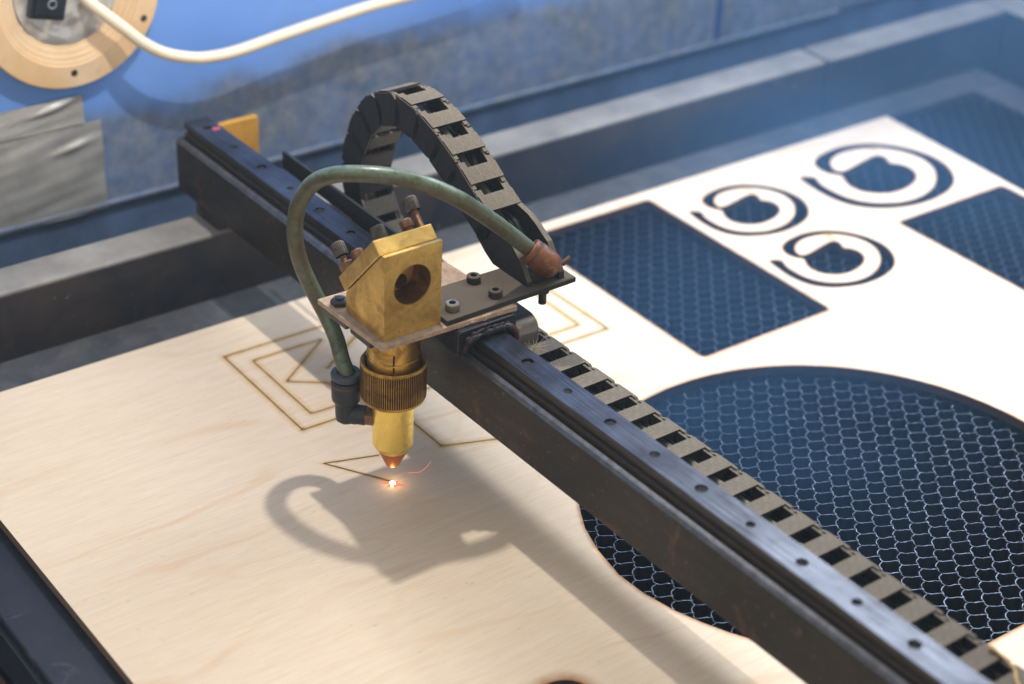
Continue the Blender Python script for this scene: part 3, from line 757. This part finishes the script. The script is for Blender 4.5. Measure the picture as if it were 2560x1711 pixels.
m = MB(); m.lathe([(3.6,76.7),(3.6,78.4),(3.0,78.8),(1.7,78.8),(1.7,79.6),(.1,79.6)], 6, Matrix.Translation((-19.6,-11.6,0)), cap=False); m.build('nut', MT['fitting'], head)
m = MB(); m.lathe([(1.6,69.5),(1.6,74.5),(2.6,74.6),(2.6,76.7)], 12, Matrix.Translation((11.5,61.5,0))); m.build('bolt_end', MT['steel_dark'], head, smooth=40)
m = MB(); m.box(-25,-9,-15.8,-9,71.6,74.5); m.build('clamp_block', MT['steel_dark'], head, bevel=0.5)
m = MB(); m.box(-8.5,5.5,-14.2,-9.5,70.2,74.5); m.build('clamp_block', MT['fitting'], head, bevel=0.5)
m = MB()
for k in range(46):                                            # frayed shavings hanging on the plate edge
    y = random.uniform(-14, 44); x = 15.7 + (y+15.6)*0.0366; z = random.uniform(74.7, 76.2)
    m.box(x-.3, x+random.uniform(.05,.45), y, y+random.uniform(.5,2.6), z, z+random.uniform(.15,.5))
m.build('frayed_edge', MT['copper_edge'], head, bevel=0.1)
# mirror block with bore
m = MB(); m.prism([(-12.8,76.75),(13,76.75),(13,112),(11.4,112),(-12.8,85.2)], -13, 12.2, 'y')
blk = m.build('mirror_block', [MT['brass']], head)
T0 = Matrix.Translation(-Vector(head['_o'])*S)
def cutter(prof, T):
    mm = MB(); mm.lathe(prof, 64, T); o = mm.build('tmp', MT['bore'], head); return o
cut(blk, [cutter([(8.15,0),(8.15,13)], frame_T((1.5,-0.6,97.3),(1,0,0))), cutter([(2.9,0),(2.9,8)], frame_T((-4,1.8,92.5),(1,0,0)))])
b = blk.modifiers.new('bevel','BEVEL'); b.width = .45*S; b.segments = 3; b.limit_method = 'ANGLE'; b.angle_limit = math.radians(40)
m = MB(); m.lathe([(8.1,0.05),(8.1,10.9),(8.1,0.05)][:2], 64, frame_T((1.55,-0.6,97.3),(1,0,0)), cap=False); m.build('bore', MT['bore'], head, smooth=60)
m = MB(); m.lathe([(2.85,0),(2.85,.1),(.05,.1)], 24, frame_T((-3.6,1.8,92.5),(1,0,0)), cap=False); m.build('bore_hole', MT['black_hole'], head)
# mirror plate on the slope
uS = Vector((.672,0,.741)); nS = Vector((-.741,0,.672)); base = Vector((-12.9,0,84.6)) + nS*1.0
def slope(s_, y_, h_): return base + uS*s_ + Vector((0,y_,0)) + nS*h_
m = MB()
vv = [slope(s_,y_,h_) for h_ in (0,6.2) for (s_,y_) in ((0,-13.05),(35.2,-13.05),(35.2,12.3),(0,12.3))]
m.add(vv, [(0,3,2,1),(4,5,6,7),(0,1,5,4),(1,2,6,5),(2,3,7,6),(3,0,4,7)])
m.build('mirror_plate', MT['brass_plate'], head, bevel=.45, seg=3)
m = MB(); vv = [slope(s_,y_,h_) for h_ in (-1.1,0.02) for (s_,y_) in ((3,-11),(32,-11),(32,10.5),(3,10.5))]
m.add(vv, [(0,3,2,1),(4,5,6,7),(0,1,5,4),(1,2,6,5),(2,3,7,6),(3,0,4,7)]); m.build('mirror_gap', MT['black_hole'], head)
def thumb(s_, y_, h_, mat=MT['steel_dark']):
    p = slope(s_, y_, 6.2); T = frame_T(p, nS)
    m = MB()
    pr = [(1.45,-.5)]; z = 0
    while z < h_: pr += [(1.45,z),(1.25,z+.35)]; z += .7
    m.lathe(pr, 16, T); o = m.build('thumb_screw', MT['steel_brown'], head, smooth=50)
    m = MB(); m.lathe([(2.5,h_),(2.75,h_+.4),(2.75,h_+4.9),(2.4,h_+5.4),(1.0,h_+5.4),(.9,h_+4.4),(.05,h_+4.4)], 88, T, rmod=lambda r,z,i: r-(.24 if (i//2)%2 and r>2.6 else 0), cap=False)
    m.build('knurled_head', mat, o, smooth=30)
    return o
tA = thumb(4.2,-10.2,6.2)
m = MB(); m.lathe([(3.2,0),(3.2,3.2),(2.7,3.5),(1.5,3.5)], 6, frame_T(slope(4.2,-10.2,6.2), nS)); m.build('lock_nut', MT['steel_brown'], tA, bevel=.2)
thumb(30.3,-6.6,0.6); thumb(32,9.8,7.2)
def spring_screw(s_, y_):
    p = slope(s_,y_,6.2); T = frame_T(p, nS)
    m = MB(); pr = [(1.4,-.4)]; 
    for k in range(4): pr += [(1.4+.5*(k%2),k*.5)]
    m.lathe(pr, 18, T); o = m.build('cap_screw', MT['steel_brown'], head, smooth=40)
    m = MB(); m.lathe([(2.4,1.8),(2.6,2.1),(2.6,4.6),(2.2,5.1),(1.2,5.1),(1.1,4),(.05,4)], 28, T, cap=False); m.build('screw_head', MT['steel_brown'], o, smooth=35)
spring_screw(10.5,-7.2); spring_screw(31.2,5.0)
# lens tube, knurled ring, nozzle
m = MB(); m.lathe([(10.1,56),(10.1,60.6),(10.5,60.9),(10.5,61.4),(10.15,61.7),(10.15,74.6)], 64); tb = m.build('lens_tube', MT['brass_dirty'], head, smooth=40)
m = MB(); m.box(10.0,10.35,-.35,.35,58.2,66,T=Matrix.Rotation(math.radians(-33),4,'Z')); m.build('index_mark', MT['black_hole'], tb)
m = MB(); m.lathe([(10.6,56.4),(11.4,58.0),(12.3,58.3),(12.8,57.6),(12.8,57.0),(12.8,43.2),(12.5,42.2),(11.9,41.6),(8,41.5)], 368, rmod=lambda r,z,i: r-(.34 if (i%4)<2 and 12.7<r else 0), cap=False)
for fi, f_ in enumerate(m.f):
    if 4*368 <= fi < 5*368 and fi % 4 in (0, 1, 3): m.mi[fi] = 1
m.build('focus_ring', [MT['brass_dirty'], MT['groove']], head, smooth=30)
m = MB(); m.lathe([(7.6,45),(7.98,44.5),(8.0,31.9),(7.93,31.8),(7.93,31.6),(8.0,31.5),(8.0,20.6),(7.85,20.2),(6.6,17.9),(6.3,17.85)], 64, cap=False); nz = m.build('nozzle', MT['brass_bright'], head, smooth=15)
m = MB(); m.lathe([(6.4,18.1),(6.35,17.7),(2.75,10.1),(2.35,9.6),(1.0,9.6),(.9,12)], 48, cap=False); m.build('nozzle_tip', MT['copper'], nz, smooth=30)
# air fitting
d2 = Vector((-.72,-.69,0)).normalized()
ctr = d2*18.6; ctr.z = 31
m = MB(); T = frame_T(tuple(d2*7.2+Vector((0,0,31))), d2, (0,0,1))
m.lathe([(4.0,0),(4.0,3.4),(3.6,3.8)], 6, T); fit = m.build('fitting_nut', MT['steel_brown'], head, bevel=.25)
m = MB(); m.lathe([(3.9,3.6),(3.9,6.5),(4.1,7.2),(4.1,11.5)], 32, T)
m.lathe([(0.1,26.8),(2.6,27.2),(4.1,28.6),(4.3,31),(4.3,36.2),(5.5,37.6),(5.7,39),(5.75,45.6),(5.3,46.3),(3.2,46.3)], 40, Matrix.Translation((ctr.x,ctr.y,0)))
fb = m.build('air_fitting', MT['fitting'], head, smooth=35)
m = MB(); m.lathe([(5.85,44.2),(5.9,44.9),(5.85,45.4)], 40, Matrix.Translation((ctr.x,ctr.y,0))); m.build('fitting_band', MT['rust'], fb, smooth=30)
m = MB(); m.lathe([(3.4,46),(4.6,46.8),(5.9,47.6),(6.0,49.2),(5.6,49.9),(3.6,49.9),(3.2,48.5)], 40, Matrix.Translation((ctr.x,ctr.y,0)), cap=False); m.build('collar', MT['fitting_collar'], fb, smooth=30)
# carriage on the rail
m = MB(); m.prism([(15.8,64.2),(22.9,64.2),(22.9,71.2),(36.4,71.2),(36.4,64.2),(43.0,64.2),(43.0,73.2),(41.8,74.5),(17,74.5),(15.8,73.2)], -24, 19.5, 'x'); cg = m.build('rail_carriage', MT['carriage'], head, bevel=.4)
m = MB(); rr = random.Random(4)
MT['red_seal'] = simple('dark_red_seal', lin(74, 26, 34), 0.4, 0, 0.6, 400, 0.6, 600)
m2 = MB(); m2.tube(spline([(20.5,36.5,71.6),(20.9,39.5,70.4),(21,41.6,67.6),(20.6,42.3,64.5)],5), 1.5, 10); m2.build('end_seal', MT['red_seal'], cg, smooth=60)
path = [(20.6,18.5,66.5),(21.2,19.2,69.5),(21.4,22,71.4),(21.6,27,72.2),(21.6,33,72.2),(21.4,38,71.2),(21,40.5,68.8),(20.6,41,66)]
pp = spline(path, 6); m.tube([(p.x+rr.uniform(-.3,.3),p.y+rr.uniform(-.3,.3),p.z+rr.uniform(-.3,.3)) for p in pp], [1.0+rr.uniform(-.35,.55) for _ in pp], 7)
m.tube([(p.x-.9+rr.uniform(-.4,.4),p.y+rr.uniform(-.4,.4),p.z+1.1+rr.uniform(-.4,.3)) for p in pp], [.7+rr.uniform(-.3,.3) for _ in pp], 6)
m.build('grease_bead', MT['grease'], cg, smooth=60)
m = MB()
arc = [(-22,68.3),(12.5,68.3)] + [(12.5+6.2*math.sin(a), 62.1+6.2*math.cos(a)) for a in [i*math.pi/2/10 for i in range(1,11)]] + [(18.7,57.6)]
inn = [(17.4,57.6)] + [(12.5+4.9*math.sin(a), 62.1+4.9*math.cos(a)) for a in [i*math.pi/2/10 for i in range(10,-1,-1)]] + [(-22,67.0)]
m.prism(arc+inn, 43.9, 55, 'y'); m.build('belt_clamp', MT['clamp'], cg, bevel=.3, smooth=40)
m = MB(); m.box(16.6,17.6,44.2,47,57,66.5); m.build('wood_shim', MT['chip'], cg)

# ---- air hose
hp = spline([(ctr.x,ctr.y,46),(ctr.x-.2,ctr.y+.2,49.5),(-17,-12.6,54),(-22.5,-11.6,60),(-29,-12,67),(-34,-14.5,76),(-36.5,-18,87),(-36.2,-20.6,98),(-34.5,-21.4,109),(-31.5,-20.8,118),(-25.5,-18.6,127),(-17.5,-15,132.6),(-9,-8.8,135),(-1.5,1,134.4),(4.5,11,131),(8.6,21,125),(8.5,31,116.8),(7.2,41,108),(6.6,50,99.6),(7.2,57.5,92.2),(8.6,59.5,90.2)], 10)
hose = thing('air_hose', (ctr.x,ctr.y,46), 'grimy green air hose looping over the brass laser head', 'hose')
m = MB(); m.tube(hp, 3.15, 20); m.build('tube', MT['tube'], hose, smooth=60)
pd = Vector((7.4,7.2,-7.2)).normalized(); T = frame_T((7.2,57.8,91.8), pd)
m = MB(); m.lathe([(3.3,-.5),(4.9,-.6),(5.3,0),(5.3,1.6),(5.15,1.9),(5.15,2.4),(5.5,2.7),(5.55,7),(5.3,9.6),(4.4,11.8),(2.6,13.2),(.05,13.7)], 36, T, cap=False)
m.build('end_plug', MT['plug'], hose, smooth=40)
m = MB(); m.lathe([(5.24,1.75),(5.3,2.1),(5.24,2.5)], 36, T, cap=False); m.build('plug_groove', MT['rust'], hose)

# ================================================================== CABLE CHAIN
chain = thing('cable_chain', (0,61.6,36.3), 'dusty black cable chain looping over from beside the beam to the plate', 'cable chain', yaw=YAW)
HC = 13.8; PITCH = 14.0
cp = [(-4,85.5),(-12,90),(-23,94.6),(-35,103),(-47.5,109.8),(-60,115),(-72,117.8),(-84,117.4),(-95.5,112),(-104,102.5),(-109.5,92),(-113.2,82),(-114,72),(-110.8,62),(-104.5,53.5),(-95,46.5),(-84,43.4),(-72,42.9),(-60,42.9)]
cp3 = spline([(x,0,z) for x,z in cp], 14) + [Vector((x,0,42.9)) for x in range(-55, 300, 5)]
# resample with constant pitch
joints = [cp3[0]]; 
for p in cp3:
    while (p-joints[-1]).length >= PITCH:
        joints.append(joints[-1] + (p-joints[-1]).normalized()*PITCH)
Y0, Y1 = 53.3, 70.0
def link_mesh():
    m = MB(); h = HC/2; L = PITCH
    def stad(xa, xb, ya, yb):
        # wall with a rounded trailing end, square top edges
        pts = [(xa,-h+1.0),(xa+1.0,-h)] + [(xb,-h)] + [(xb+h*.98*math.sin(a), -h*math.cos(a)) for a in [i*math.pi/12 for i in range(1,10)]] + [(xb+3.2,h),(xa,h)]
        m.prism(pts, ya, yb, 'y')
    for y0, y1, s_ in ((0,1.25,1),(Y1-Y0-1.25,Y1-Y0,1)):
        stad(0.4, L-3.0, y0, y1)
    for y0, y1 in ((1.3,2.5),(Y1-Y0-2.5,Y1-Y0-1.3)):
        pts = [(-5.6+6.2*math.cos(a)*-1+0, 6.1*math.sin(a)) for a in [math.radians(-80+16*i) for i in range(11)]]
        m.prism([(4,-h+.6),(-3.5,-h+.8)] + [(-3.5-5.6*math.cos(math.radians(a)), 5.7*math.sin(math.radians(a))) for a in range(-70,71,14)] + [(-3.5,h-.8),(4,h-.6)], y0, y1, 'y')
    W = Y1-Y0
    m.box(3.6, 11.2, 0.3, W-.3, h-.2, h+.95)       # top bar
    m.box(3.6, 11.2, 1.3, W-1.3, -h-.1, -h+1.2)    # bottom bar
    m.box(0.6, 3.6, 0.3, 3.4, h-.6, h+.45); m.box(0.6, 3.6, W-3.4, W-.3, h-.6, h+.45)
    m.box(11.2, 13.4, 0.3, 2.2, h-.8, h+.3); m.box(11.2, 13.4, W-2.2, W-.3, h-.8, h+.3)
    # round pin bosses on the outer faces
    m.lathe([(2.6,0),(2.6,.35),(2.0,.35),(2.0,.1),(.05,.1)], 18, frame_T((L-2.6,0.02,0),(0,-1,0)), cap=False)
    return m
lm = link_mesh()
proto = None
def place_link(o, a, b):
    d = (b-a).normalized(); ang = math.atan2(d.z, d.x)
    o.location = Vector((a.x, Y0, a.z))*S - Vector(chain['_o'])*S
    o.rotation_euler = (0, -ang, 0)
me0 = None
links = []
# links run from the flat lower end up round the loop, so local +x points back along the path
for i in range(1, len(joints)-1):
    a, b = joints[i+1], joints[i]
    if me0 is None:
        me0 = bpy.data.meshes.new('chain_link'); me0.from_pydata([(p[0]*S,p[1]*S,p[2]*S) for p in lm.v], [], lm.f); me0.materials.append(MT['chain'])
        bm = bmesh.new(); bm.from_mesh(me0); bmesh.ops.recalc_face_normals(bm, faces=bm.faces); bm.to_mesh(me0); bm.free()
        o = bpy.data.objects.new('chain_link', me0); C.objects.link(o); o.parent = chain
        bv = o.modifiers.new('bevel','BEVEL'); bv.width = .22*S; bv.segments = 1; bv.limit_method = 'ANGLE'; bv.angle_limit = math.radians(40)
        proto = o
    else:
        o = proto.copy(); C.objects.link(o); o.parent = chain
    # +z of the link must point to the outside of the loop
    place_link(o, a, b)
    d = (b-a).normalized()
    links.append(o)
# broken end link on the plate
m = MB()
wl = [(-10.5,79.05),(12.0,79.05),(11.6,81),(6.5,88),(1,92.5),(-9.5,97.6),(-19.5,98),(-22,86.5),(-16,82)]
wr = [(-8,79.05),(13.6,79.05),(13.2,82.0),(11.2,85.5),(8.5,87),(5,91.8),(1.5,93.6),(-3,96.2),(-8,98.2),(-18,100),(-20,88),(-14,82)]
m.prism(wl, Y0, Y0+2.2, 'y'); m.prism(wr, Y1-2.4, Y1, 'y')
m.box(-9,11,Y0+2.3,Y1-2.5,79.05,83.2)
m.lathe([(3.0,0),(3.0,.35),(2.4,.35),(2.4,.1),(.05,.1)], 20, frame_T((-8.2,Y0+.02,88),(0,-1,0)), cap=False)
m.build('end_link', MT['chain'], chain, bevel=.3)
m = MB(); m.tube([(13.0,69,85.2),(13.4,72.6,87.3)], 1.1, 12); m.build('end_pin', MT['rust'], chain, smooth=40)
cs = [Vector((p.x, 0, p.z)) for p in cp3]
def offs(k, y): return [(p.x+.6*math.sin(i*.21+k), y+.8*math.sin(i*.13+k*2), p.z+0.9+1.0*math.cos(i*.17+k)) for i, p in enumerate(cs) if i > 6]
m = MB(); m.tube(offs(0,57.6), 1.0, 8); m.build('wire', MT['wire_red'], chain, smooth=60)
m = MB(); m.tube(offs(1.5,61.5), 2.1, 10); m.build('wire', MT['wire_grey'], chain, smooth=60)
m = MB(); m.tube(offs(3.1,65.4), 1.5, 8); m.build('wire', MT['wire_black'], chain, smooth=60)

# crumbs and fluff
def crumb(name, at, r, label, mat=MT['chip'], cat='crumb'):
    bm = bmesh.new(); bmesh.ops.create_icosphere(bm, subdivisions=2, radius=r*S)
    rr = random.Random(int(at[0]*7))
    for v in bm.verts: v.co *= rr.uniform(.6,1.25)
    me = bpy.data.meshes.new(name); bm.to_mesh(me); bm.free(); me.materials.append(mat)
    o = bpy.data.objects.new(name, me); C.objects.link(o); o.location = Vector(at)*S; return tag(o, label, cat)
crumb('wood_crumb', (-53,61.5,107.5), 1.9, 'pale wood crumb caught in an opening of the cable chain loop')
m = MB()
for k in range(46):
    a = random.uniform(0, 2*math.pi); e = random.uniform(-.1, .9); L = random.uniform(2, 6.5)
    p0 = Vector((23,49,58.5)); d = Vector((math.cos(a)*math.cos(e), math.sin(a)*math.cos(e)*1.2, math.sin(e)*.6))
    c1 = Vector((random.uniform(-1,1),random.uniform(-1,1),random.uniform(-.6,.6)))
    m.tube([p0, p0+d*L*.5+c1*.4, p0+d*L+c1*1.3], [.09,.07,.03], 4, cap=False)
tag(solo(m.build('fluff_tuft', MT['fluff']), (23,49,57)), 'pale tuft of fibres stuck below the rounded belt clamp', 'fluff')
m = MB(); m.tube(spline([(236,70.5,51),(241,70.8,50.6),(247,69.5,50.4),(251,66,50.2),(256,63,50.3)],5), [.7,1.0,.8,.6]+[.5]*17, 8)
tag(solo(m.build('fibre_wisp', MT['chip'], smooth=60), (245,69,49.5)), 'orange tan wisp of fibre lying on the near end of the chain', 'fibre')

# ---- glowing laser spot
spot = thing('laser_spot', (0,0,0), 'white hot laser spot with red streaks burning the plywood under the nozzle', 'laser spot')
m = MB(); m.lathe([(1.25,.12),(1.2,.5),(.8,1.0),(.1,1.3)], 20, cap=True); m.build('glow_core', MT['spark_core'], spot, smooth=60)
m = MB()
for ang, L in ((15,6.5),(195,6.0),(60,3.2),(250,3.4),(330,3.0),(140,3.0)):
    a = math.radians(ang+30); d = Vector((math.cos(a),math.sin(a),.02))
    m.tube([d*1.2+Vector((0,0,.4)), d*L*.6+Vector((0,0,.35)), d*L+Vector((0,0,.3))], [.5,.28,.03], 8)
m.build('glow_streak', MT['spark_streak'], spot, smooth=60)
m = MB(); m.tube(spline([(-1.5,8.2,1.5),(0.7,12.3,1.5),(0.2,15.8,2),(-1.6,19.4,2.6)],6), .09, 6); m.build('spark_trail', MT['spark_streak'], spot)
ld = bpy.data.lights.new('spot_glow','POINT'); ld.energy = 0.0013; ld.color = (1,.62,.3); ld.shadow_soft_size = .002
lo = bpy.data.objects.new('spot_glow', ld); C.objects.link(lo); lo.location = (0,0,.0042)
